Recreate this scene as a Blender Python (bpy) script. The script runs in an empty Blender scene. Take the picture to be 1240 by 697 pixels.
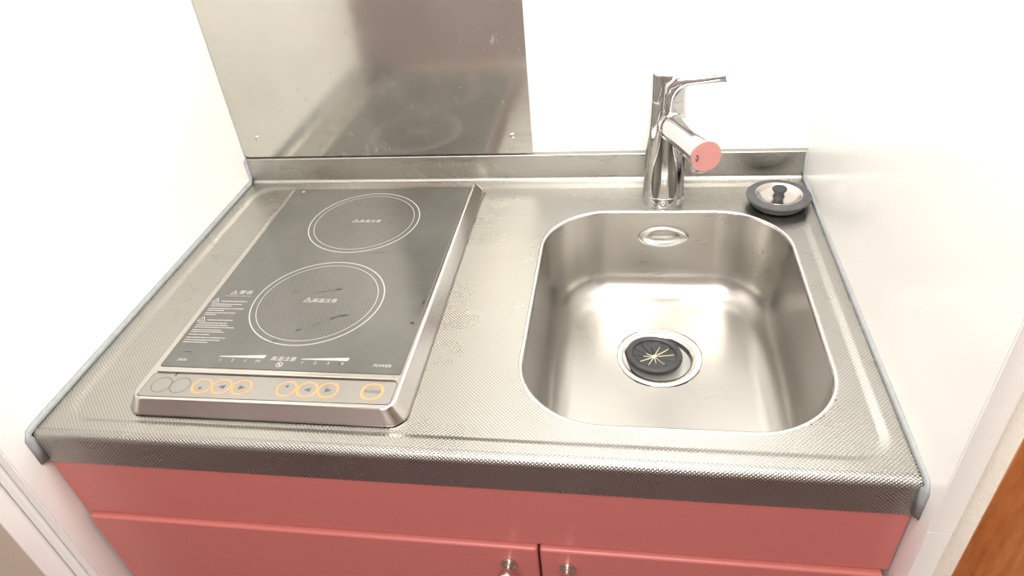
import bpy, bmesh, math, random
from mathutils import Matrix, Vector

random.seed(7)
PI = math.pi
SC = bpy.context.scene
COL = SC.collection

# ------------------------------------------------------------------ camera
# world units are metres; the worktop surface is z = 0, the room floor z = -0.85
D = 0.5644                      # front of the rear upstand
W = 0.9                         # worktop width, wall to wall
FLOOR = -0.85
CEIL = 1.50
cam = bpy.data.cameras.new('camera')
cam_o = bpy.data.objects.new('camera', cam)
COL.objects.link(cam_o)
cam.sensor_width = 36.0
cam.lens = 843.17 / 1240 * 36.0
cam.clip_start = 0.01
M = Matrix(((0.98707684, -0.01520546, 0.1595246, 0.634776616),
            (0.13653766, 0.6009152, -0.78756485, -0.427013068),
            (-0.08388547, 0.79916814, 0.59522559, 0.530789235),
            (0, 0, 0, 1)))
cam_o.matrix_world = M
SC.camera = cam_o

# ------------------------------------------------------------------ light
SC.view_settings.view_transform = 'Standard'
SC.view_settings.look = 'None'
SC.view_settings.gamma = 1.0
SC.view_settings.use_curve_mapping = False
SC.view_settings.exposure = 0.14
SC.cycles.sample_clamp_indirect = 4.0
SC.cycles.blur_glossy = 1.0

world = bpy.data.worlds.new('world')
SC.world = world
world.use_nodes = True
bg = world.node_tree.nodes['Background']
bg.inputs[0].default_value = (1.0, 0.97, 0.93, 1)
bg.inputs[1].default_value = 0.3


def area(name, loc, target, sx, sy, power, color):
    l = bpy.data.lights.new(name, 'AREA')
    l.shape = 'RECTANGLE'
    l.size = sx
    l.size_y = sy
    l.energy = power
    l.color = color
    o = bpy.data.objects.new(name, l)
    COL.objects.link(o)
    o.location = loc
    d = Vector(target) - Vector(loc)
    o.rotation_euler = d.to_track_quat('-Z', 'Y').to_euler()
    return o


# the room's ceiling lamp behind and above the camera, and the small lamp over the kitchenette
area('ceiling_lamp', (0.5, -0.85, 1.45), (0.5, -0.45, -0.4), 1.0, 0.9, 33, (1.0, 0.98, 0.94))
area('kitchen_lamp', (0.68, 0.10, 1.08), (0.55, 0.34, 0.0), 0.45, 0.22, 11, (1.0, 0.98, 0.94))


# ------------------------------------------------------------------ materials
def new_mat(name):
    m = bpy.data.materials.new(name)
    m.use_nodes = True
    nt = m.node_tree
    return m, nt, nt.nodes['Principled BSDF']


def setp(b, **k):
    names = {'color': 'Base Color', 'rough': 'Roughness', 'metal': 'Metallic', 'spec': 'Specular IOR Level',
             'coat': 'Coat Weight', 'coat_rough': 'Coat Roughness', 'aniso': 'Anisotropic'}
    for a, v in k.items():
        b.inputs[names[a]].default_value = (*v, 1) if a == 'color' else v


def node(nt, t, **k):
    n = nt.nodes.new(t)
    for a, v in k.items():
        setattr(n, a, v)
    return n


def math_node(nt, op, a, b=None):
    n = node(nt, 'ShaderNodeMath', operation=op)
    for i, v in enumerate((a, b)):
        if v is None:
            continue
        if isinstance(v, (int, float)):
            n.inputs[i].default_value = v
        else:
            nt.links.new(v, n.inputs[i])
    return n.outputs[0]


def noise(nt, vec, scale, detail=3.0, rough=0.55):
    n = node(nt, 'ShaderNodeTexNoise')
    n.inputs['Scale'].default_value = scale
    n.inputs['Detail'].default_value = detail
    n.inputs['Roughness'].default_value = rough
    if vec is not None:
        nt.links.new(vec, n.inputs['Vector'])
    return n.outputs['Fac']


def ramp(nt, fac, stops):
    r = node(nt, 'ShaderNodeValToRGB')
    els = r.color_ramp.elements
    while len(els) < len(stops):
        els.new(0.5)
    for e, (p, c) in zip(els, stops):
        e.position = p
        e.color = (*c, 1) if len(c) == 3 else c
    nt.links.new(fac, r.inputs[0])
    return r.outputs[0]


def maprange(nt, fac, lo, hi, a=0.0, b=1.0):
    n = node(nt, 'ShaderNodeMapRange')
    n.inputs[1].default_value = a
    n.inputs[2].default_value = b
    n.inputs[3].default_value = lo
    n.inputs[4].default_value = hi
    nt.links.new(fac, n.inputs[0])
    return n.outputs[0]


def pos(nt):
    return node(nt, 'ShaderNodeNewGeometry').outputs['Position']


def scaled(nt, vec, s):
    n = node(nt, 'ShaderNodeVectorMath', operation='MULTIPLY')
    nt.links.new(vec, n.inputs[0])
    n.inputs[1].default_value = s
    return n.outputs[0]


def bump(nt, b, h, strength, dist=0.001, prev=None):
    n = node(nt, 'ShaderNodeBump')
    n.inputs['Strength'].default_value = strength
    n.inputs['Distance'].default_value = dist
    nt.links.new(h, n.inputs['Height'])
    if prev:
        nt.links.new(prev, n.inputs['Normal'])
    nt.links.new(n.outputs[0], b.inputs['Normal'])
    return n.outputs[0]


def simple(name, color, rough=0.5, metal=0.0, spec=0.5, coat=0.0, var=0.0, scale=30.0):
    m, nt, b = new_mat(name)
    setp(b, color=color, rough=rough, metal=metal, spec=spec, coat=coat)
    if var:
        f = noise(nt, pos(nt), scale, 4)
        lo = tuple(max(0, c * (1 - var)) for c in color)
        hi = tuple(min(1, c * (1 + var)) for c in color)
        nt.links.new(ramp(nt, f, [(0.3, lo), (0.7, hi)]), b.inputs['Base Color'])
    return m


def embossed_steel(name, depth=0.5, relief_shade=0.12):
    m, nt, b = new_mat(name)
    setp(b, metal=1.0)
    p = pos(nt)
    sep = node(nt, 'ShaderNodeSeparateXYZ')
    nt.links.new(p, sep.inputs[0])
    yz = math_node(nt, 'ADD', sep.outputs[1], sep.outputs[2])
    k = 2 * PI / 0.0042
    cx = math_node(nt, 'COSINE', math_node(nt, 'MULTIPLY', sep.outputs[0], k))
    cy = math_node(nt, 'COSINE', math_node(nt, 'MULTIPLY', yz, k))
    h = maprange(nt, math_node(nt, 'MULTIPLY', cx, cy), 0, 1, -0.2, 1.0)
    n1 = noise(nt, p, 7.0, 2)
    n2 = noise(nt, scaled(nt, p, (10, 30, 30)), 1.0, 2)
    col = ramp(nt, n1, [(0.25, (0.56, 0.545, 0.50)), (0.5, (0.605, 0.59, 0.545)), (0.8, (0.635, 0.62, 0.58))])
    painted_relief = node(nt, 'ShaderNodeMix', data_type='RGBA', blend_type='MULTIPLY')     # relief shading put into the colour: bosses brighter, ground between darker
    painted_relief.inputs[0].default_value = 1.0
    nt.links.new(col, painted_relief.inputs[6])
    nt.links.new(ramp(nt, h, [(0.25, (1 - relief_shade, 1 - relief_shade, 1 - relief_shade)), (0.75, (1.0, 1.0, 1.0))]), painted_relief.inputs[7])
    nt.links.new(painted_relief.outputs[2], b.inputs['Base Color'])
    r = math_node(nt, 'ADD', maprange(nt, n1, 0.24, 0.31, 0.3, 0.7), maprange(nt, n2, -0.01, 0.02, 0.3, 0.7))
    nt.links.new(r, b.inputs['Roughness'])
    bump(nt, b, h, depth, 0.00035)
    return m


def brushed_steel(name, c0, c1, r0, r1, stretch=(4, 60, 60), bstr=0.0):
    m, nt, b = new_mat(name)
    setp(b, metal=1.0)
    p = pos(nt)
    n1 = noise(nt, p, 7.0, 2)
    n2 = noise(nt, scaled(nt, p, stretch), 3.0, 2)
    nt.links.new(ramp(nt, n1, [(0.3, c0), (0.7, c1)]), b.inputs['Base Color'])
    r = math_node(nt, 'ADD', maprange(nt, n1, r0, r1, 0.3, 0.7), maprange(nt, n2, -0.012, 0.012, 0.3, 0.7))
    nt.links.new(r, b.inputs['Roughness'])
    if bstr:
        bump(nt, b, n2, bstr, 0.0006)
    return m


M_wall = simple('white_wall_panel', (0.90, 0.885, 0.86), 0.22, spec=0.5, var=0.012, scale=5)
M_wallback = simple('white_back_panel', (0.93, 0.93, 0.925), 0.35, spec=0.3, var=0.006, scale=5)
M_ceil = simple('ceiling_paint', (0.88, 0.86, 0.82), 0.8, var=0.02)
M_beige = simple('beige_hall_wall', (0.62, 0.53, 0.43), 0.8, var=0.04, scale=60)
M_casing = simple('white_casing', (0.88, 0.86, 0.84), 0.4, var=0.01)
M_mauve = simple('mauve_sliding_door', (0.68, 0.61, 0.62), 0.55, var=0.06, scale=4)
M_bead = simple('grey_sealant', (0.33, 0.345, 0.35), 0.6, var=0.10, scale=120)
M_steel = embossed_steel('embossed_steel', 0.5, 0.36)
M_edge = embossed_steel('embossed_front_steel', 0.9, 0.45)
M_basin = brushed_steel('basin_steel', (0.47, 0.45, 0.415), (0.53, 0.51, 0.48), 0.27, 0.33)
M_rim = brushed_steel('rim_steel', (0.66, 0.64, 0.61), (0.72, 0.70, 0.67), 0.2, 0.26)
M_hob = brushed_steel('hob_frame_steel', (0.58, 0.55, 0.515), (0.64, 0.61, 0.575), 0.17, 0.25)
M_ctrl = brushed_steel('hob_control_steel', (0.40, 0.385, 0.36), (0.45, 0.43, 0.405), 0.35, 0.45)
M_chrome = simple('chrome', (0.66, 0.66, 0.65), 0.05, 1.0)
M_nickel = simple('satin_nickel', (0.70, 0.66, 0.62), 0.22, 1.0, var=0.04)
M_rubber = simple('black_rubber', (0.045, 0.045, 0.047), 0.55, var=0.3, scale=60)
M_rubber2 = simple('grey_worn_rubber', (0.085, 0.085, 0.087), 0.6, var=0.2, scale=80)
M_print = simple('pale_print', (0.46, 0.45, 0.42), 0.6)
M_orange = simple('orange_print', (0.78, 0.29, 0.11), 0.5)
M_grey = simple('grey_print', (0.10, 0.10, 0.098), 0.5)
M_dark = simple('dark_gap', (0.03, 0.03, 0.03), 0.7)
M_soot = simple('burnt_residue', (0.018, 0.017, 0.016), 0.7)
M_cap = simple('salmon_cap', (0.56, 0.25, 0.22), 0.35, 0.15, var=0.03, scale=90)
M_purple = simple('purple_mark', (0.16, 0.07, 0.10), 0.4)
M_residue = simple('pale_residue', (0.80, 0.74, 0.50), 0.7, var=0.1, scale=300)
M_rust = simple('rust', (0.22, 0.13, 0.05), 0.8)
M_tag = simple('silver_sticker', (0.72, 0.70, 0.66), 0.4)


def glass_mat():
    m, nt, b = new_mat('black_ceramic_glass')
    p = pos(nt)
    n1 = noise(nt, p, 14.0, 5, 0.6)
    n2 = noise(nt, p, 160.0, 2)
    nt.links.new(ramp(nt, n1, [(0.3, (0.084, 0.082, 0.073)), (0.7, (0.106, 0.103, 0.092))]), b.inputs['Base Color'])
    r = math_node(nt, 'ADD', maprange(nt, n1, 0.10, 0.22, 0.35, 0.7), maprange(nt, n2, -0.02, 0.03, 0.3, 0.7))
    nt.links.new(r, b.inputs['Roughness'])
    setp(b, spec=0.75)
    return m


M_glass = glass_mat()


def panel_mat():
    m, nt, b = new_mat('scuffed_panel_steel')
    setp(b, metal=0.93, spec=0.3)            # a greasy, scoured film takes some of the mirror away
    p = pos(nt)
    n1 = noise(nt, p, 8.0, 6, 0.65)
    n2 = noise(nt, p, 60.0, 4, 0.7)
    sc = noise(nt, scaled(nt, p, (26, 26, 16)), 1.6, 6, 0.75)
    scuff = ramp(nt, sc, [(0.63, (0, 0, 0)), (0.68, (1, 1, 1))])
    nt.links.new(ramp(nt, n1, [(0.3, (0.545, 0.53, 0.48)), (0.7, (0.61, 0.595, 0.55))]), b.inputs['Base Color'])
    r = math_node(nt, 'ADD', maprange(nt, n1, 0.09, 0.14, 0.3, 0.7), maprange(nt, n2, -0.015, 0.03, 0.3, 0.7))
    r = math_node(nt, 'ADD', r, math_node(nt, 'MULTIPLY', scuff, 0.30))
    nt.links.new(r, b.inputs['Roughness'])
    bump(nt, b, n1, 0.012, 0.002)
    return m


M_panel = panel_mat()


def laminate(name, c):
    m, nt, b = new_mat(name)
    p = pos(nt)
    f = noise(nt, p, 900.0, 2, 0.7)
    f2 = noise(nt, p, 5.0, 3)
    lo = tuple(v * 0.93 for v in c)
    hi = tuple(v * 1.07 for v in c)
    nt.links.new(ramp(nt, f, [(0.3, lo), (0.7, hi)]), b.inputs['Base Color'])
    nt.links.new(maprange(nt, f2, 0.28, 0.36, 0.3, 0.7), b.inputs['Roughness'])
    bump(nt, b, f, 0.06, 0.0004)
    return m


M_red = laminate('red_laminate', (0.58, 0.175, 0.155))


def wood_mat(name, c0, c1, c2, stretch):
    m, nt, b = new_mat(name)
    p = scaled(nt, pos(nt), stretch)
    n1 = noise(nt, p, 6.0, 6, 0.6)
    n2 = noise(nt, p, 30.0, 4, 0.7)
    f = math_node(nt, 'ADD', math_node(nt, 'MULTIPLY', n1, 0.7), math_node(nt, 'MULTIPLY', n2, 0.3))
    nt.links.new(ramp(nt, f, [(0.35, c0), (0.5, c1), (0.68, c2)]), b.inputs['Base Color'])
    setp(b, rough=0.4)
    bump(nt, b, n2, 0.08, 0.001)
    return m


M_wood = wood_mat('orange_brown_wood', (0.36, 0.10, 0.02), (0.50, 0.17, 0.045), (0.62, 0.26, 0.09), (5, 5, 1.2))
M_floor = wood_mat('floor_board_wood', (0.16, 0.095, 0.10), (0.20, 0.125, 0.13), (0.25, 0.155, 0.155), (1, 6, 6))


def plaster():
    m, nt, b = new_mat('textured_wallpaper')
    p = pos(nt)
    f = noise(nt, p, 260.0, 5, 0.7)
    nt.links.new(ramp(nt, f, [(0.3, (0.86, 0.80, 0.68)), (0.7, (0.93, 0.89, 0.80))]), b.inputs['Base Color'])
    setp(b, rough=0.85)
    bump(nt, b, f, 0.6, 0.002)
    return m


M_paper = plaster()


# ------------------------------------------------------------------ helpers
def link(name, me, mat=None, parent=None, smooth=None):
    o = bpy.data.objects.new(name, me)
    COL.objects.link(o)
    if mat is not None:
        me.materials.append(mat)
    if parent is not None:
        o.parent = parent
    if smooth is not None:
        for p in me.polygons:
            p.use_smooth = True
        if smooth < 179:
            me.set_sharp_from_angle(angle=math.radians(smooth))
            wn = o.modifiers.new('weighted_normals', 'WEIGHTED_NORMAL')
            wn.keep_sharp = True
            wn.weight = 90
    return o


def bm_obj(name, bm, mat=None, parent=None, smooth=None):
    bmesh.ops.recalc_face_normals(bm, faces=bm.faces[:])
    me = bpy.data.meshes.new(name)
    bm.to_mesh(me)
    bm.free()
    return link(name, me, mat, parent, smooth)


def tag(o, label=None, cat=None, group=None, kind=None):
    if label:
        o['label'] = label
    if cat:
        o['category'] = cat
    if group:
        o['group'] = group
    if kind:
        o['kind'] = kind
    return o


def thing(name, label, cat, loc=(0, 0, 0)):
    o = bpy.data.objects.new(name, None)
    COL.objects.link(o)
    o.location = loc
    o.empty_display_size = 0.05
    return tag(o, label, cat)


def add_box(bm, x0, x1, y0, y1, z0, z1, bev=0.0, seg=2):
    r = bmesh.ops.create_cube(bm, size=1.0)
    for v in r['verts']:
        v.co = Vector((x0 + (v.co.x + 0.5) * (x1 - x0), y0 + (v.co.y + 0.5) * (y1 - y0), z0 + (v.co.z + 0.5) * (z1 - z0)))
    if bev:
        es = list({e for v in r['verts'] for e in v.link_edges})
        bmesh.ops.bevel(bm, geom=es, offset=bev, segments=seg, affect='EDGES', profile=0.5)


def box(name, x0, x1, y0, y1, z0, z1, mat, parent=None, bev=0.0, seg=2):
    bm = bmesh.new()
    add_box(bm, x0, x1, y0, y1, z0, z1, bev, seg)
    return bm_obj(name, bm, mat, parent, 40 if bev else None)


def loft(bm, rings, close=True, cap0=False, cap1=False):
    vs = [[bm.verts.new(p) for p in r] for r in rings]
    n = len(rings[0])
    for a, b in zip(vs, vs[1:]):
        for i in range(n if close else n - 1):
            j = (i + 1) % n
            bm.faces.new((a[i], a[j], b[j], b[i]))
    if cap0:
        bm.faces.new(vs[0][::-1])
    if cap1:
        bm.faces.new(vs[-1])
    return vs


def rr(x0, x1, y0, y1, r, z, n=10):
    out = []
    for cx, cy, a0 in ((x1 - r, y1 - r, 0), (x0 + r, y1 - r, 90), (x0 + r, y0 + r, 180), (x1 - r, y0 + r, 270)):
        for i in range(n + 1):
            a = math.radians(a0 + 90.0 * i / n)
            out.append((cx + r * math.cos(a), cy + r * math.sin(a), z))
    return out


def circle(cx, cy, r, z, n=48):
    return [(cx + r * math.cos(2 * PI * i / n), cy + r * math.sin(2 * PI * i / n), z) for i in range(n)]


def lathe(bm, prof, n=48, mtx=None, cap0=True, cap1=True):
    rings = []
    for r, z in prof:
        ring = [Vector((r * math.cos(2 * PI * i / n), r * math.sin(2 * PI * i / n), z)) for i in range(n)]
        if mtx is not None:
            ring = [mtx @ v for v in ring]
        rings.append(ring)
    loft(bm, rings, True, cap0, cap1)


def lathe_obj(name, prof, mat, parent=None, n=48, mtx=None, smooth=40, cap0=True, cap1=True):
    bm = bmesh.new()
    lathe(bm, prof, n, mtx, cap0, cap1)
    return bm_obj(name, bm, mat, parent, smooth)


def axis_matrix(origin, direction):
    q = Vector(direction).normalized().to_track_quat('Z', 'Y')
    return Matrix.Translation(Vector(origin)) @ q.to_matrix().to_4x4()


def extrude_profile(name, prof, x0, x1, mat, parent=None, smooth=35):
    """prof: open list of (y, z); swept along x."""
    bm = bmesh.new()
    loft(bm, [[(x0, y, z) for y, z in prof], [(x1, y, z) for y, z in prof]], close=False)
    return bm_obj(name, bm, mat, parent, smooth)


def flat_ring(bm, cx, cy, r0, r1, z, n=72):
    loft(bm, [circle(cx, cy, r0, z, n), circle(cx, cy, r1, z, n)])


# ------------------------------------------------------------------ setting
WY = D + 0.011                  # plane of the back wall
EY = -0.055                     # the side walls end here, in front of the worktop


def structure(o):
    o['kind'] = 'structure'
    return o


structure(box('wall_back', -0.05, W + 0.05, WY, WY + 0.08, FLOOR, CEIL, M_wallback))
structure(box('wall_left', -0.10, 0.0, -0.032, WY, FLOOR, CEIL, M_wall))
structure(box('wall_right', W, W + 0.10, -0.0235, WY, FLOOR, CEIL, M_wall))
# left front edge: flat end strip, a proud rounded bead, a white return, then the hall wall
structure(box('trim_1', -0.0115, -0.0004, -0.0345, -0.032, FLOOR, CEIL, M_casing, bev=0.0008))
structure(box('trim_2', -0.0240, -0.0115, -0.0400, -0.032, FLOOR, CEIL, M_casing, bev=0.003, seg=3))
structure(box('trim_5', -0.0260, -0.0236, -0.0640, -0.0395, FLOOR, CEIL, M_casing))
structure(box('wall_hall_left', -1.2, -0.0260, -0.0635, -0.032, FLOOR, CEIL, M_beige))
# right front edge: white end strip in two lengths, a wallpapered return, a wooden door casing
structure(box('trim_3', W + 0.0002, W + 0.0205, -0.0260, -0.0235, -0.0325, CEIL, M_casing, bev=0.0006))
structure(box('trim_4', W + 0.0002, W + 0.0205, -0.0258, -0.0235, FLOOR, -0.0333, M_casing, bev=0.0006))
structure(box('wall_hall_right', W + 0.0200, W + 0.12, -0.0465, -0.0200, FLOOR, CEIL, M_paper))
bm = bmesh.new()
prof = [(0.9203, -0.0466), (0.9203, -0.0480), (0.9335, -0.0480), (0.9355, -0.0525), (0.9385, -0.0525),
        (0.9405, -0.0490), (0.9540, -0.0490), (0.956, -0.0535), (1.02, -0.0535), (1.02, -0.0466)]
loft(bm, [[(x, y, FLOOR) for x, y in prof], [(x, y, CEIL) for x, y in prof]], True, True, True)
structure(bm_obj('door_1', bm, M_wood))
structure(box('wall_side_right', 1.02, 2.0, -0.0500, -0.02, FLOOR, CEIL, M_beige))
structure(box('floor', -1.2, 2.0, -1.75, D + 0.09, FLOOR - 0.04, FLOOR, M_floor))
structure(box('ceiling', -1.2, 2.0, -1.75, D + 0.09, CEIL, CEIL + 0.04, M_ceil))
structure(box('wall_front', -1.2, 2.0, -1.79, -1.75, FLOOR, CEIL, M_mauve))
structure(box('wall_far_left', -1.24, -1.2, -1.75, -0.03, FLOOR, CEIL, M_mauve))
structure(box('wall_far_right', 2.0, 2.04, -1.75, -0.03, FLOOR, CEIL, M_beige))

# ------------------------------------------------------------------ worktop
top = thing('worktop', 'embossed stainless steel worktop with a sunken sink basin and rear upstand', 'worktop', (0.45, 0.28, 0))
TP = (0.45, 0.28, 0.0)


def rebase(o, p):
    """keep world coordinates when the mesh was written in world space"""
    o.data.transform(Matrix.Translation(-Vector(p)))
    return o


def part(o, p=TP):
    return rebase(o, p)


N = 16
SX0, SX1, SY0, SY1, SR = 0.5245, 0.8505, 0.056, 0.4675, 0.088
ZI = -0.003


def sink_outline(inset, z):
    r = max(0.03, SR - inset * 0.8)
    pts = rr(SX0 + inset, SX1 - inset, SY0 + inset, SY1 - inset, r, z, N)
    cx, cy = (SX0 + SX1) / 2, (SY0 + SY1) / 2
    out = []
    for x, y, zz in pts:                    # sides bow out very slightly, as pressed bowls do
        u = (x - cx) / (SX1 - SX0) * 2
        v = (y - cy) / (SY1 - SY0) * 2
        out.append((x + 0.003 * math.copysign(1, u) * (1 - v * v) * abs(u), y + 0.002 * math.copysign(1, v) * (1 - u * u) * abs(v), zz))
    return out


bm = bmesh.new()
inner = rr(0.028, 0.874, 0.031, 0.540, 0.03, ZI, N)
vs = loft(bm, [inner,
               rr(0.0245, 0.8775, 0.0275, 0.5435, 0.032, ZI + 0.0006, N),
               rr(0.021, 0.881, 0.024, 0.547, 0.034, -0.0006, N),
               rr(0.0175, 0.8845, 0.0205, 0.5505, 0.036, 0.0, N),
               rr(0.0004, W - 0.0004, 0.0098, 0.557, 0.0005, 0.0, N)])
hole = [bm.verts.new(p) for p in sink_outline(-0.004, ZI)]
n = len(hole)
edges = [bm.edges.new((hole[i], hole[(i + 1) % n])) for i in range(n)]
iv = vs[0]
edges += [bm.edges.get((iv[i], iv[(i + 1) % n])) for i in range(n)]
bmesh.ops.triangle_fill(bm, edges=edges, use_beauty=True)
# hood of fill triangles over the bowl, if any, is removed
cxs, cys = (SX0 + SX1) / 2, (SY0 + SY1) / 2
kill = [f for f in bm.faces if SX0 + 0.03 < f.calc_center_median().x < SX1 - 0.03 and SY0 + 0.03 < f.calc_center_median().y < SY1 - 0.03]
if kill:
    bmesh.ops.delete(bm, geom=kill, context='FACES_ONLY')
part(bm_obj('worktop_surface', bm, M_steel, top, 30))

# polished lip round the basin, then the basin itself
bm = bmesh.new()
loft(bm, [sink_outline(-0.0045, ZI + 0.0001), sink_outline(-0.003, ZI + 0.0005), sink_outline(-0.001, ZI + 0.0002), sink_outline(0.0005, ZI - 0.0015), sink_outline(0.001, ZI - 0.004)])
part(tag(bm_obj('basin_lip', bm, M_rim, top, 60), 'polished steel lip'))

DX, DY, DZ = 0.684, 0.310, -0.143
bm = bmesh.new()
rings = [sink_outline(0.001, ZI - 0.003), sink_outline(0.002, -0.02), sink_outline(0.006, -0.06), sink_outline(0.009, -0.095)]
CR = 0.042
for i in range(1, 11):
    a = PI / 2 * i / 10
    rings.append(sink_outline(0.010 + CR * (1 - math.cos(a)), -0.098 - CR * math.sin(a)))
last = rings[-1]
for t in (0.3, 0.6, 0.85, 1.0):
    ring = []
    for x, y, z in last:
        a = math.atan2(y - DY, x - DX)
        tx, ty = DX + 0.0605 * math.cos(a), DY + 0.0605 * math.sin(a)
        ring.append((x + (tx - x) * t, y + (ty - y) * t, z - 0.003 * t))
    rings.append(ring)
loft(bm, rings)
part(tag(bm_obj('basin', bm, M_basin, top, 179), 'satin steel basin, smooth'))

# oval pressed boss high on the basin's rear wall
bm = bmesh.new()
OB = (0.690, 0.4610, -0.0430)
orings = []
for k, dep in ((1.0, 0.0045), (0.985, 0.0010), (0.95, -0.0002), (0.90, 0.0004), (0.84, 0.0006), (0.62, -0.0018), (0.38, -0.0030), (0.12, -0.0036)):
    orings.append([(OB[0] + 0.037 * k * math.cos(2 * PI * i / 40), OB[1] + dep, OB[2] + 0.0165 * k * math.sin(2 * PI * i / 40)) for i in range(40)])
loft(bm, orings, True, False, True)
part(tag(bm_obj('oval_boss', bm, M_rim, top, 179), 'shiny oval boss pressed in the rear wall'))

for k in range(9):
    a = math.radians(random.uniform(-62, -22))
    rx, ry = 0.7625 + 0.094 * math.cos(a), 0.144 + 0.094 * math.sin(a)
    bm = bmesh.new()
    r = random.uniform(0.0006, 0.0014)
    bm.faces.new([bm.verts.new((rx + r * random.uniform(0.6, 1.2) * math.cos(2 * PI * i / 9), ry + r * random.uniform(0.6, 1.2) * math.sin(2 * PI * i / 9), ZI + 0.0003)) for i in range(9)])
    part(tag(bm_obj('rust_speck', bm, M_rust, top), 'brown rust speck'))

# drain flange and cup
DF = DZ - 0.0005
part(lathe_obj('drain_flange', [(0.0585, DZ - 0.0016), (0.0585, DZ + 0.0006), (0.0570, DZ + 0.0014), (0.052, DZ + 0.0010), (0.046, DF - 0.0008), (0.0437, DF - 0.004), (0.043, DF - 0.010)],
               M_rim, top, 64, Matrix.Translation((DX, DY, 0)), 60, False, False))
part(tag(lathe_obj('drain_seam', [(0.0583, DZ + 0.0004), (0.0594, DZ + 0.0004)], M_dark, top, 64, Matrix.Translation((DX, DY, 0)), None, False, False), 'dark seam round the flange'))
part(lathe_obj('drain_cup', [(0.043, DF - 0.009), (0.0405, DF - 0.014), (0.037, DF - 0.020), (0.030, DF - 0.026), (0.004, DF - 0.028)],
               M_tag, top, 64, Matrix.Translation((DX, DY, 0)), 60, False, True))

# rolled front edge
prof = [(0.0100, 0.0), (0.0080, 0.0)]
for i in range(1, 10):
    a = PI / 2 * i / 9
    prof.append((0.0080 - 0.0085 * math.sin(a), -0.0085 + 0.0085 * math.cos(a)))
prof += [(-0.0005, -0.043), (0.0002, -0.0455), (0.0020, -0.0465), (0.012, -0.0465)]
part(extrude_profile('front_edge', prof, 0.0004, W - 0.0004, M_edge, top))
# rear upstand
prof = [(0.556, 0.0), (0.5585, 0.0003), (0.5622, 0.0022), (D, 0.006), (D, 0.0415)]
for i in range(1, 6):
    a = PI / 2 * i / 5
    prof.append((D + 0.0022 * (1 - math.cos(a)), 0.0415 + 0.0022 * math.sin(a)))
prof += [(D + 0.0110, 0.0437)]
part(extrude_profile('upstand', prof, 0.0004, W - 0.0004, M_steel, top))
# grey sealant along both walls
for sx, x0 in ((1, 0.0003), (-1, W - 0.0003)):
    path = [(-0.0035, -0.041), (-0.0035, -0.020), (-0.0035, -0.004), (-0.001, 0.001), (0.010, 0.0025), (0.2, 0.0022), (0.4, 0.0022), (0.555, 0.0022), (D - 0.0015, 0.010), (D - 0.0015, 0.043)]
    bm = bmesh.new()
    rings = []
    for i, (y, z) in enumerate(path):
        if i < 3:
            d = (-1, 0)
        elif i >= 8:
            d = (-1, 0)
        else:
            d = (0, 1)
        wdt = 0.0055 if i < 3 else 0.0032
        j = 0.0005 * random.uniform(-1, 1)
        rings.append([(x0, y + d[0] * 0.005, z + d[1] * 0.005), (x0 + sx * wdt * 0.55, y + d[0] * 0.0015, z + d[1] * 0.0010), (x0 + sx * (wdt + j), y - d[0] * 0.003, z - d[1] * 0.0018), (x0, y - d[0] * 0.003, z - d[1] * 0.003)])
    loft(bm, rings, True, True, True)
    part(tag(bm_obj('sealant_bead', bm, M_bead, top, 179), 'grey sealant along the wall'))

# ------------------------------------------------------------------ cooktop
HP = (0.253, 0.29, ZI)
hob = thing('induction_cooktop', 'two-zone black glass cooktop in a raised steel frame left of the sink', 'cooktop', HP)
HT = 0.0155
bm = bmesh.new()
ox0, ox1, oy0, oy1 = 0.0915, 0.4135, 0.036, 0.5455
loft(bm, [rr(ox0, ox1, oy0, oy1, 0.020, ZI + 0.0012, 10),
          rr(ox0, ox1, oy0, oy1, 0.020, ZI + 0.003, 10),
          rr(ox0 + 0.0010, ox1 - 0.0015, oy0 + 0.0015, oy1 - 0.001, 0.019, ZI + 0.0045, 10),
          rr(ox0 + 0.0075, ox1 - 0.0115, oy0 + 0.0080, oy1 - 0.010, 0.015, HT - 0.0018, 10),
          rr(ox0 + 0.0090, ox1 - 0.0130, oy0 + 0.0095, oy1 - 0.0125, 0.014, HT - 0.0003, 10),
          rr(ox0 + 0.0115, ox1 - 0.0150, oy0 + 0.0115, oy1 - 0.0150, 0.012, HT, 10)], True, True, True)
part(bm_obj('frame', bm, M_hob, hob, 50), HP)
bm = bmesh.new()
loft(bm, [rr(ox0 + 0.001, ox1 - 0.001, oy0 + 0.001, oy1 - 0.001, 0.019, z, 10) for z in (ZI + 0.0001, ZI + 0.0014)], True, True, True)  # dark solid strip stands in for the shadow below the frame
part(tag(bm_obj('frame_gap_shade', bm, M_dark, hob, 50), 'dark strip for the shade in the gap under the frame'), HP)
GZ = HT + 0.0006
gx0, gx1, gy0, gy1 = 0.1085, 0.3955, 0.0955, 0.5095
bm = bmesh.new()
loft(bm, [rr(gx0, gx1, gy0, gy1, 0.003, HT - 0.001, 4), rr(gx0, gx1, gy0, gy1, 0.003, GZ - 0.0003, 4), rr(gx0 + 0.0006, gx1 - 0.0006, gy0 + 0.0006, gy1 - 0.0006, 0.0026, GZ, 4)], True, False, True)
glass = part(tag(bm_obj('glass_plate', bm, M_glass, hob, 40), 'black ceramic glass plate'), HP)
PZ = GZ + 0.00012
# dark joint line round the glass
bm = bmesh.new()
loft(bm, [rr(gx0 - 0.0008, gx1 + 0.0008, gy0 - 0.0008, gy1 + 0.0008, 0.0035, HT + 0.0001, 4), rr(gx0, gx1, gy0, gy1, 0.003, HT + 0.0001, 4)])
part(bm_obj('glass_joint', bm, M_dark, hob), HP)


def on_glass(name, bm, mat, label=None):
    o = bm_obj(name, bm, mat, glass)
    rebase(o, HP)
    return tag(o, label)


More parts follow.
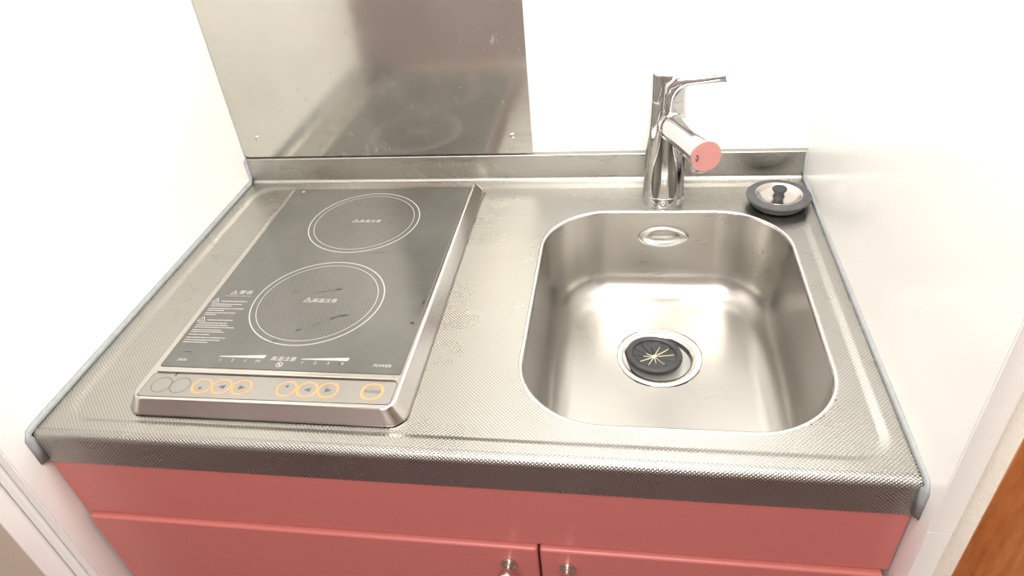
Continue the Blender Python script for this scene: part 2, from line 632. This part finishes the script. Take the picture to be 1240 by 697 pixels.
def text_mesh(s, size, x, y, z, mat, name, parent, shear=0.0, align='CENTER', base=HP, rot=0.0, wscale=1.0):
    cu = bpy.data.curves.new('lettering', 'FONT')
    cu.body = s
    cu.size = size
    cu.shear = shear
    cu.align_x = align
    cu.align_y = 'CENTER'
    cu.resolution_u = 2
    to = bpy.data.objects.new('lettering', cu)
    COL.objects.link(to)
    dg = bpy.context.evaluated_depsgraph_get()
    me = bpy.data.meshes.new_from_object(to.evaluated_get(dg))
    bpy.data.objects.remove(to)
    bpy.data.curves.remove(cu)
    me.name = name
    me.transform(Matrix.Translation(Vector((x, y, z)) - Vector(base)) @ Matrix.Rotation(rot, 4, 'Z') @ Matrix.Diagonal((wscale, 1, 1, 1)))
    me.materials.clear()
    return link(name, me, mat, parent)


def triangle_sign(bm, cx, cy, s, z):
    """outlined triangle with an exclamation stroke"""
    def tri(k):
        return [(cx + k * s * math.sin(2 * PI * i / 3), cy - s * 0.12 + k * s * math.cos(2 * PI * i / 3), z) for i in range(3)]
    loft(bm, [tri(1.0), tri(0.74)])
    for y0, y1, w in ((0.02, 0.34, 0.07), (-0.22, -0.10, 0.07)):
        q = [bm.verts.new((cx + a * w * s, cy - 0.05 * s + b * s, z)) for a, b in ((-1, y0), (1, y0), (1, y1), (-1, y1))]
        bm.faces.new(q)


RINGS = [(0.2545, 0.4115, 0.0825), (0.2535, 0.2210, 0.0850)]
for cx, cy, R in RINGS:
    bm = bmesh.new()
    flat_ring(bm, cx, cy, R - 0.0013, R, PZ)
    flat_ring(bm, cx, cy, R - 0.0090, R - 0.0082, PZ)
    on_glass('zone_ring', bm, M_print, 'double printed ring round a cooking zone')
    bm = bmesh.new()
    triangle_sign(bm, cx - 0.0135, cy + 0.001, 0.0062, PZ)
    on_glass('warning_sign', bm, M_print, 'white warning triangle')
    text_mesh('高温注意', 0.0085, cx + 0.0085, cy, PZ, M_print, 'zone_lettering', glass, 0.12)
    # fine dot screen printed inside the zone
    bm = bmesh.new()
    st = 0.0042
    k = int(R / st) + 1
    for i in range(-k, k + 1):
        for j in range(-k, k + 1):
            x, y = (i + 0.5 * (j % 2)) * st, j * st * 0.9
            if math.hypot(x, y) < R - 0.013 and not (abs(y) < 0.009 and abs(x) < 0.026):
                s = 0.00042
                q = [bm.verts.new((cx + x + a * s, cy + y + b * s, PZ - 0.00006)) for a, b in ((-1, 0), (0, -1), (1, 0), (0, 1))]
                bm.faces.new(q)
    o = on_glass('dot_screen', bm, M_ctrl, 'fine printed dots inside the zone')
    o['kind'] = 'stuff'
# printed scales, letters and signs along the front of the glass
text_mesh('FAN', 0.0062, 0.1295, 0.1065, PZ, M_print, 'fan_lettering', glass, 0.2)
text_mesh('POWER', 0.0062, 0.3715, 0.1075, PZ, M_print, 'power_lettering', glass, 0.2)
text_mesh('高温注意', 0.0078, 0.2525, 0.1130, PZ, M_print, 'caution_lettering', glass, 0.12)
for x0 in (0.1735, 0.2740):
    bm = bmesh.new()
    q = [bm.verts.new((x0 + a, 0.1135 + b, PZ)) for a, b in ((0, 0), (0.0555, 0), (0.0565, 0.0052), (0, 0.0012))]
    bm.faces.new(q)
    on_glass('level_wedge', bm, M_print, 'white widening wedge scale')
    for k, s in enumerate(('1', '2', '3', 'HI')):
        text_mesh(s, 0.0058, x0 + 0.003 + 0.0155 * k, 0.1085, PZ, M_print, 'scale_lettering', glass, 0.15)
bm = bmesh.new()
flat_ring(bm, 0.2515, 0.1040, 0.0032, 0.0040, PZ, 32)
for s in (-1, 1):
    q = [bm.verts.new((0.2515 + a, 0.1040 + b, PZ)) for a, b in ((-0.0027, 0.0019), (-0.0019, 0.0027), (0.0027, -0.0019), (0.0019, -0.0027))]
bm.faces.new(q)
q = [bm.verts.new((0.2515 + a, 0.1040 + b, PZ)) for a, b in ((-0.0016, -0.001), (0.0004, -0.001), (0.0012, 0.0014), (-0.0006, 0.0014))]
bm.faces.new(q)
on_glass('prohibition_sign', bm, M_print, 'white ring with a slash')
bm = bmesh.new()
bm.faces.new([bm.verts.new(p) for p in circle(0.1235, 0.5015, 0.0022, PZ, 20)])
on_glass('index_dot', bm, M_print)
# warning block at the left: heading, two triangles and lines too small to read
bm = bmesh.new()
for k, (x, y, sz) in enumerate(((0.1335, 0.2345, 0.0055), (0.1165, 0.2175, 0.0062), (0.1165, 0.1800, 0.0066))):
    if k:
        bm = bmesh.new()
    triangle_sign(bm, x, y, sz, PZ)
    on_glass('warning_sign', bm, M_print, 'white warning triangle')
text_mesh('警告', 0.0085, 0.1490, 0.2350, PZ, M_print, 'heading_lettering', glass, 0.12, wscale=1.15)
bm = bmesh.new()


def dashes(x, y, length, h):
    e = x + length
    while x < e:
        w = random.uniform(0.0009, 0.0019)
        hh = h * random.uniform(0.7, 1.0)
        q = [bm.verts.new((x + a * w, y + b * hh, PZ)) for a, b in ((0, 0), (1, 0), (1, 1), (0, 1))]
        bm.faces.new(q)
        x += w + random.uniform(0.0003, 0.0006)


q = [bm.verts.new(p) for p in ((0.1235, 0.2275, PZ), (0.1600, 0.2275, PZ), (0.1600, 0.2280, PZ), (0.1235, 0.2280, PZ))]
bm.faces.new(q)
for x, y, l in ((0.1240, 0.2155, 0.034), (0.1140, 0.2095, 0.040), (0.1140, 0.2060, 0.028), (0.1140, 0.2005, 0.046), (0.1140, 0.1970, 0.022),
                (0.1140, 0.1920, 0.040), (0.1140, 0.1885, 0.016), (0.1240, 0.1780, 0.034), (0.1140, 0.1720, 0.039), (0.1140, 0.1680, 0.042),
                (0.1140, 0.1640, 0.052), (0.1140, 0.1590, 0.038), (0.1140, 0.1555, 0.044), (0.1140, 0.1505, 0.026), (0.1140, 0.1450, 0.050), (0.1140, 0.1405, 0.044), (0.1140, 0.1365, 0.030)):
    dashes(x, y, l, 0.0017)
o = on_glass('fine_print', bm, M_print, 'rows of fine white print')
o['kind'] = 'stuff'
# burnt-on marks on the glass
for cx, cy, L, wd, rot in ((0.252, 0.2395, 0.028, 0.0016, 0.25), (0.272, 0.2455, 0.013, 0.0035, 0.0), (0.297, 0.1930, 0.020, 0.0028, 0.15), (0.286, 0.1880, 0.009, 0.0045, 0.6),
                           (0.229, 0.1425, 0.008, 0.0030, 0.5), (0.391, 0.2230, 0.004, 0.0120, 0.0), (0.300, 0.3300, 0.030, 0.0010, 0.1), (0.130, 0.1205, 0.010, 0.0018, 0.1),
                           (0.387, 0.1820, 0.006, 0.0050, 0.4), (0.322, 0.1085, 0.004, 0.0035, 0.9), (0.296, 0.4060, 0.008, 0.0022, -0.3), (0.216, 0.2380, 0.008, 0.0030, 0.7),
                           (0.250, 0.1640, 0.009, 0.0022, 0.5), (0.270, 0.1760, 0.016, 0.0012, 0.6), (0.326, 0.1610, 0.010, 0.0012, 0.6), (0.354, 0.3840, 0.004, 0.0022, 0.2), (0.330, 0.4690, 0.003, 0.0020, 0.1)):
    bm = bmesh.new()
    pts = []
    for i in range(14):
        a = 2 * PI * i / 14
        k = random.uniform(0.55, 1.1)
        x, y = L / 2 * math.cos(a) * k, wd / 2 * math.sin(a) * k
        pts.append((cx + x * math.cos(rot) - y * math.sin(rot), cy + x * math.sin(rot) + y * math.cos(rot), PZ + 0.00006))
    bm.faces.new([bm.verts.new(p) for p in pts])
    on_glass('burnt_mark', bm, M_soot)

# control strip in its shallow recess
CZ = HT + 0.0004
bm = bmesh.new()
outer = [(0.109, 0.0480), (0.3930, 0.0505), (0.3965, 0.0530), (0.3965, 0.0820), (0.394, 0.0845), (0.111, 0.0845), (0.1075, 0.082), (0.1065, 0.050)]


def shrink(pts, k, z):
    cx = sum(p[0] for p in pts) / len(pts)
    cy = sum(p[1] for p in pts) / len(pts)
    return [(p[0] + (k if p[0] < cx else -k), p[1] + (k if p[1] < cy else -k), z) for p in pts]


loft(bm, [[(x, y, HT + 0.0001) for x, y in outer], shrink(outer, 0.0007, HT + 0.0001)])
part(bm_obj('control_joint', bm, M_dark, hob), HP)
bm = bmesh.new()
loft(bm, [shrink(outer, 0.0007, HT - 0.0005), shrink(outer, 0.0007, CZ - 0.0001), shrink(outer, 0.0012, CZ)], True, False, True)
ctrl = part(tag(bm_obj('control_strip', bm, M_ctrl, hob), 'dull grey control strip'), HP)
# thin steel lip behind the strip
part(box('strip_ledge', 0.110, 0.3945, 0.0855, 0.0890, HT, HT + 0.0022, M_hob, hob, 0.0008), HP)
part(tag(box('ledge_notch', 0.1355, 0.1368, 0.0800, 0.0862, HT + 0.0003, HT + 0.0006, M_dark, hob), 'small dark notch'), HP)
KZ = CZ + 0.00015
BT = [(0.1275, 0.0660, 'grey', ''), (0.1500, 0.0660, 'grey', ''), (0.1765, 0.0660, 'orange', 'dot_low'), (0.2000, 0.0665, 'orange', 'left'), (0.2235, 0.0665, 'orange', 'right'),
      (0.2760, 0.0670, 'orange', 'dot_high'), (0.2995, 0.0672, 'orange', 'left'), (0.3230, 0.0675, 'orange', 'right'), (0.3725, 0.0680, 'power', '')]
for x, y, c, s in BT:
    bm = bmesh.new()
    r = 0.0128 if c == 'power' else 0.0118
    w = {'grey': 0.0007, 'orange': 0.0022, 'power': 0.0027}[c]
    loft(bm, [circle(x, y, r - w, KZ, 40), circle(x, y, r, KZ, 40)])
    b = bm_obj('button_ring', bm, M_grey if c == 'grey' else M_orange, ctrl)
    rebase(b, HP)
    tag(b, 'plain grey button ring' if c == 'grey' else ('bright orange ring of the power button' if c == 'power' else 'orange button ring'))
    bm = bmesh.new()
    if s in ('left', 'right'):
        k = -1 if s == 'left' else 1
        q = [(x - k * 0.0034, y - 0.0034, KZ), (x + k * 0.0042, y, KZ), (x - k * 0.0034, y + 0.0034, KZ)]
        bm.faces.new([bm.verts.new(p) for p in q])
    elif s:
        bm.faces.new([bm.verts.new(p) for p in circle(x - 0.001, y + (-0.003 if s == 'dot_low' else 0.004), 0.0019, KZ, 16)])
    if s:
        o = bm_obj('button_symbol', bm, M_grey, ctrl)
        rebase(o, HP)
    else:
        bm.free()
text_mesh('POWER', 0.0052, 0.3725, 0.0680, KZ, M_grey, 'button_lettering', ctrl, 0.15)

# ------------------------------------------------------------------ splash panel on the back wall
SP = (0.25, D + 0.004, 0.045)
pan = thing('splash_panel', 'scuffed stainless steel splash panel screwed to the wall behind the cooktop', 'panel', SP)
bm = bmesh.new()
ol = [(0.0012 + 0.004, 0.0465), (0.489, 0.0455), (0.4905, 0.62), (0.0012, 0.62), (0.0012, 0.0505)]
loft(bm, [[(x, D + 0.0030, z) for x, z in ol], [(x, D + 0.0045, z) for x, z in ol]], True, True, True)
part(bm_obj('steel_sheet', bm, M_panel, pan), SP)
part(tag(box('backing_board', 0.012, 0.480, D + 0.0046, WY - 0.0002, 0.058, 0.62, M_dark, pan), 'dark spacer behind the sheet'), SP)
for x, z in ((0.033, 0.0805), (0.459, 0.0760)):
    mt = axis_matrix((x, D + 0.0031, z), (0, -1, 0))
    s = part(lathe_obj('screw', [(0.0046, 0.0), (0.0045, 0.0006), (0.0036, 0.0018), (0.0016, 0.0026)], M_nickel, pan, 20, mt, 50), SP)
    q = bmesh.new()
    add_box(q, x - 0.002, x + 0.002, D + 0.0002, D + 0.0012, z - 0.0004, z + 0.0004)
    add_box(q, x - 0.0004, x + 0.0004, D + 0.0002, D + 0.0012, z - 0.002, z + 0.002)
    o = bm_obj('screw_slot', q, M_grey, s)
    rebase(o, SP)

# ------------------------------------------------------------------ mixer tap
FX, FY = 0.6895, 0.5090
FP = (FX, FY, ZI)
tap = thing('mixer_tap', 'chrome single-lever mixer tap with a salmon-pink spout end behind the sink', 'tap', FP)
T = Matrix.Translation((FX, FY, 0))
part(lathe_obj('base_ring', [(0.0302, ZI), (0.0306, ZI + 0.0015), (0.0302, ZI + 0.0125), (0.0298, ZI + 0.0135)], M_chrome, tap, 64, T), FP)
prof = [(0.0294, 0.0102), (0.0299, 0.0112)]
for i in range(0, 15):
    t = i / 14
    prof.append((0.0299 - 0.0048 * (t ** 1.25), 0.0125 + t * 0.1405))
prof += [(0.0242, 0.1545)]
part(lathe_obj('body', prof, M_chrome, tap, 64, T, 40), FP)
part(lathe_obj('head', [(0.0240, 0.1540), (0.0252, 0.1555), (0.0252, 0.1905), (0.0247, 0.1927), (0.0232, 0.1937)], M_chrome, tap, 64, T, 40), FP)
# lever: a stem that leaves the front of the head, bends and runs out to the right
bm = bmesh.new()
LV = [  # x, z, y, half thickness (in the plane of the bend), half width (along y)
    (0.6885, 0.1385, 0.4850, 0.0035, 0.0045), (0.6886, 0.1405, 0.4850, 0.0066, 0.0075), (0.6888, 0.1470, 0.4848, 0.0076, 0.0085), (0.6895, 0.1580, 0.4848, 0.0072, 0.0085),
    (0.6905, 0.1680, 0.4850, 0.0084, 0.0090), (0.6935, 0.1775, 0.4860, 0.0112, 0.0105), (0.7005, 0.1838, 0.4870, 0.0108, 0.0125), (0.7100, 0.1862, 0.4870, 0.0082, 0.0125),
    (0.7200, 0.1872, 0.4860, 0.0072, 0.0118), (0.7320, 0.1885, 0.4840, 0.0070, 0.0112), (0.7450, 0.1903, 0.4815, 0.0075, 0.0108), (0.7575, 0.1920, 0.4795, 0.0084, 0.0110), (0.7590, 0.1922, 0.4792, 0.0078, 0.0103)]
rings = []
for i, (x, z, y, hb, ha) in enumerate(LV):
    i0, i1 = max(0, i - 1), min(len(LV) - 1, i + 1)
    tx, tz = LV[i1][0] - LV[i0][0], LV[i1][1] - LV[i0][1]
    tl = math.hypot(tx, tz)
    nx, nz = -tz / tl, tx / tl
    ring = []
    for k in range(28):
        ang = 2 * PI * k / 28
        c, sn = math.cos(ang), math.sin(ang)
        c = math.copysign(abs(c) ** 0.65, c)
        sn = math.copysign(abs(sn) ** 0.65, sn)
        ring.append((x + nx * hb * c, y + ha * sn, z + nz * hb * c))
    rings.append(ring)
loft(bm, rings, True, True, True)
part(bm_obj('lever', bm, M_chrome, tap, 45), FP)
mt = axis_matrix((FX + 0.0205, FY - 0.0128, 0.170), (0.85, -0.53, 0))
part(tag(lathe_obj('index_dot', [(0.0025, -0.0005), (0.0025, 0.0006), (0.002, 0.001)], M_tag, tap, 20, mt), 'small pale dot'), FP)
# spout
S0 = Vector((0.6905, 0.4980, 0.1235))
S1 = Vector((0.7300, 0.3640, 0.1365))
sd = (S1 - S0).normalized()
L = (S1 - S0).length
mt = axis_matrix(S0, sd)
part(lathe_obj('spout', [(0.0172, 0.0), (0.0178, 0.02), (0.0187, L * 0.6), (0.0197, L - 0.0015), (0.0192, L - 0.0004)], M_chrome, tap, 64, mt, 40), FP)
part(lathe_obj('spout_collar', [(0.0185, 0.018), (0.0200, 0.020), (0.0198, 0.0255), (0.0182, 0.0270)], M_chrome, tap, 64, mt, 40), FP)
cap = part(tag(lathe_obj('spout_cap', [(0.0189, L - 0.0006), (0.0189, L + 0.0002), (0.0183, L + 0.0005)], M_cap, tap, 48, mt, 40), 'salmon-pink disc closing the spout'), FP)
bm = bmesh.new()
for pts in (((-0.0135, 0.003), (-0.0112, 0.0045), (-0.0095, 0.0015), (-0.0118, 0.0005)), ((-0.0140, -0.001), (-0.0112, -0.0005), (-0.0100, -0.0035), (-0.0125, -0.0052)), ((-0.0112, 0.0002), (-0.0092, 0.0008), (-0.0088, -0.0016), (-0.0108, -0.0012))):
    up = Vector((0, 0, 1)) - sd * sd.z
    up.normalize()
    rt = up.cross(sd).normalized() * -1
    rt = sd.cross(up).normalized() * -1
    bm.faces.new([bm.verts.new(S1 + sd * 0.0007 + rt * a + up * b) for a, b in pts])
o = bm_obj('cap_mark', bm, M_purple, cap)
tag(rebase(o, FP), 'small dark purple mark at the left rim')
dn = Vector((0, 0, -1)) + sd * sd.z
dn.normalize()
mt = axis_matrix(S0 + sd * (L - 0.019), dn)
part(lathe_obj('aerator', [(0.0125, 0.010), (0.0125, 0.0225), (0.0118, 0.0235), (0.0095, 0.0238)], M_chrome, tap, 40, mt, 40), FP)
mt = axis_matrix((FX - 0.001, FY - 0.0300, 0.0035), (0, -1, 0.05))
part(lathe_obj('grub_screw_cap', [(0.0048, -0.001), (0.0048, 0.0008), (0.0036, 0.0018), (0.0020, 0.0010)], M_chrome, tap, 28, mt, 40), FP)
bm = bmesh.new()
rows = []
for i in range(7):
    a = math.radians(-52 + 5.5 * i)
    rows.append([(FX + 0.0309 * math.cos(a), FY + 0.0309 * math.sin(a), z) for z in (ZI + 0.0020, ZI + 0.0095)])
loft(bm, rows, False)
st = part(tag(bm_obj('sticker', bm, M_tag, tap), 'small silver sticker'), FP)
bm = bmesh.new()
for z0, z1, i0, i1 in ((ZI + 0.0032, ZI + 0.0045, 1, 5), (ZI + 0.0058, ZI + 0.0082, 2, 4)):
    rows = []
    for i in range(i0, i1 + 1):
        a = math.radians(-52 + 5.5 * i)
        rows.append([(FX + 0.03102 * math.cos(a), FY + 0.03102 * math.sin(a), z) for z in (z0, z1)])
    loft(bm, rows, False)
rebase(bm_obj('sticker_print', bm, M_grey, st), FP)

# ------------------------------------------------------------------ loose sink lid in the corner
LX, LY = 0.8508, 0.4905
LP = (LX, LY, 0.0)
lid = thing('sink_stopper', 'round black rubber sink stopper with a steel dish and knob, in the right rear corner', 'stopper', LP)
T = Matrix.Translation((LX, LY, 0))
part(lathe_obj('rubber_ring', [(0.0310, 0.0085), (0.0310, 0.0128), (0.0322, 0.0140), (0.0420, 0.0134), (0.0443, 0.0122), (0.0446, 0.0105), (0.0435, 0.0092), (0.0380, 0.0080), (0.0370, 0.0), (0.0310, 0.0)],
               M_rubber2, lid, 64, T, 40, False, False), LP)
part(tag(lathe_obj('steel_dish', [(0.0330, 0.0128), (0.0320, 0.0144), (0.0300, 0.0140), (0.0265, 0.0105), (0.0220, 0.0092), (0.0100, 0.0092)], M_nickel, lid, 64, T, 60, False, True), 'bright steel dish'), LP)
part(tag(lathe_obj('knob', [(0.0085, 0.0090), (0.0070, 0.0125), (0.0068, 0.0155), (0.0098, 0.0200), (0.0102, 0.0220), (0.0085, 0.0236), (0.0040, 0.0241)], M_rubber, lid, 40, T, 60), 'small black knob'), LP)

# ------------------------------------------------------------------ rubber guard lying in the drain
GP = (DX - 0.0065, DY + 0.0035, DF + 0.0005)
guard = thing('drain_guard', 'black rubber splash guard with radial slits lying tilted in the drain', 'drain guard', GP)
guard.rotation_euler = (math.radians(-2), math.radians(4), math.radians(8))
lathe_obj('guard_rim', [(0.0296, 0.0000), (0.0300, 0.0030), (0.0325, 0.0048), (0.0365, 0.0045), (0.0385, 0.0028), (0.0388, 0.0), (0.0378, -0.004), (0.0360, -0.004), (0.0345, -0.002)], M_rubber, guard, 64, None, 40, False, False)
NF = 12
for k in range(NF):
    a0 = 2 * PI * k / NF + 0.022
    a1 = 2 * PI * (k + 1) / NF - 0.022
    bm = bmesh.new()
    top_r, bot_r = [], []
    for zo, store in ((0.0006, top_r), (-0.0010, bot_r)):
        for r in (0.0028, 0.010, 0.020, 0.0303):
            row = []
            for i in range(4):
                a = a0 + (a1 - a0) * i / 3
                sag = -0.0030 * (1 - (r / 0.030) ** 2) - (0.0006 if i in (0, 3) else 0.0)
                row.append(bm.verts.new((r * math.cos(a), r * math.sin(a), zo + sag)))
            store.append(row)
    for st_ in (top_r, bot_r):
        for a, b in zip(st_, st_[1:]):
            for i in range(3):
                bm.faces.new((a[i], a[i + 1], b[i + 1], b[i]))
    for side in (0, 3):
        for i in range(3):
            bm.faces.new((top_r[i][side], top_r[i + 1][side], bot_r[i + 1][side], bot_r[i][side]))
    bm_obj('rubber_flap', bm, M_rubber, guard, 60)
bm = bmesh.new()
for k, r1, w in ((2, 0.021, 0.0009), (1, 0.026, 0.0009), (0, 0.028, 0.0005), (7, 0.025, 0.0010), (8, 0.023, 0.0008), (9, 0.017, 0.0008), (6, 0.015, 0.0005), (5, 0.012, 0.0006), (10, 0.022, 0.0003)):
    a = 2 * PI * k / NF
    d = Vector((math.cos(a), math.sin(a), 0))
    s = Vector((-d.y, d.x, 0))
    ra = []
    for r, ww in ((0.001, w), (r1 * 0.5, w * 0.8), (r1, w * 0.5)):
        z = -0.0030 * (1 - (r / 0.030) ** 2) + 0.0004
        ra.append([d * r + s * ww + Vector((0, 0, z - 0.001)), d * r + s * ww * 0.5 + Vector((0, 0, z + 0.0005)), d * r - s * ww * 0.5 + Vector((0, 0, z + 0.0005)), d * r - s * ww + Vector((0, 0, z - 0.001))])
    loft(bm, ra, False)
blob = [(0.0032 + random.uniform(-0.0009, 0.0012)) for _ in range(12)]
for zz, kk in ((0, 1),):
    c = bm.verts.new((0, 0, -0.0012))
    ring = [bm.verts.new((blob[i] * math.cos(2 * PI * i / 12), blob[i] * math.sin(2 * PI * i / 12), -0.0024)) for i in range(12)]
    for i in range(12):
        bm.faces.new((c, ring[i], ring[(i + 1) % 12]))
o = bm_obj('residue', bm, M_residue, guard)
tag(o, 'pale yellowish residue in the slits')

# ------------------------------------------------------------------ cabinet under the worktop
CP = (0.45, 0.27, FLOOR)
cab = thing('sink_cabinet', 'red-pink sink cabinet with two doors under the steel worktop', 'cabinet', CP)
bm = bmesh.new()
add_box(bm, 0.004, 0.020, 0.021, D, FLOOR + 0.09, -0.052)
add_box(bm, W - 0.020, W - 0.004, 0.021, D, FLOOR + 0.09, -0.052)
add_box(bm, 0.020, W - 0.020, D - 0.012, D, FLOOR + 0.09, -0.052)
add_box(bm, 0.020, W - 0.020, 0.021, D - 0.012, FLOOR + 0.09, FLOOR + 0.106)
part(tag(bm_obj('carcass', bm, M_casing, cab), 'white carcass'), CP)
part(box('plinth', 0.004, W - 0.004, 0.045, 0.060, FLOOR, FLOOR + 0.09, M_dark, cab), CP)
part(box('fascia', 0.0015, W - 0.0015, 0.0022, 0.0200, -0.139, -0.0468, M_red, cab, 0.0012), CP)
for x0, x1, kx in ((0.0050, 0.5465, 0.5135), (0.5485, W - 0.0060, 0.5780)):
    d = part(box('door', x0, x1, -0.0035, 0.0165, FLOOR + 0.095, -0.141, M_red, cab, 0.0035, 3), CP)
    mt = axis_matrix((kx, -0.0035, -0.1700), (0, -1, 0))
    k = part(tag(lathe_obj('knob', [(0.0088, 0.0), (0.0092, 0.0010), (0.0088, 0.0026), (0.0050, 0.0036), (0.0043, 0.0065), (0.0052, 0.0090), (0.0088, 0.0130), (0.0108, 0.0180), (0.0104, 0.0225), (0.0075, 0.0262), (0.0030, 0.0275)],
                            M_nickel, d, 40, mt, 60), 'turned satin nickel knob'), CP)
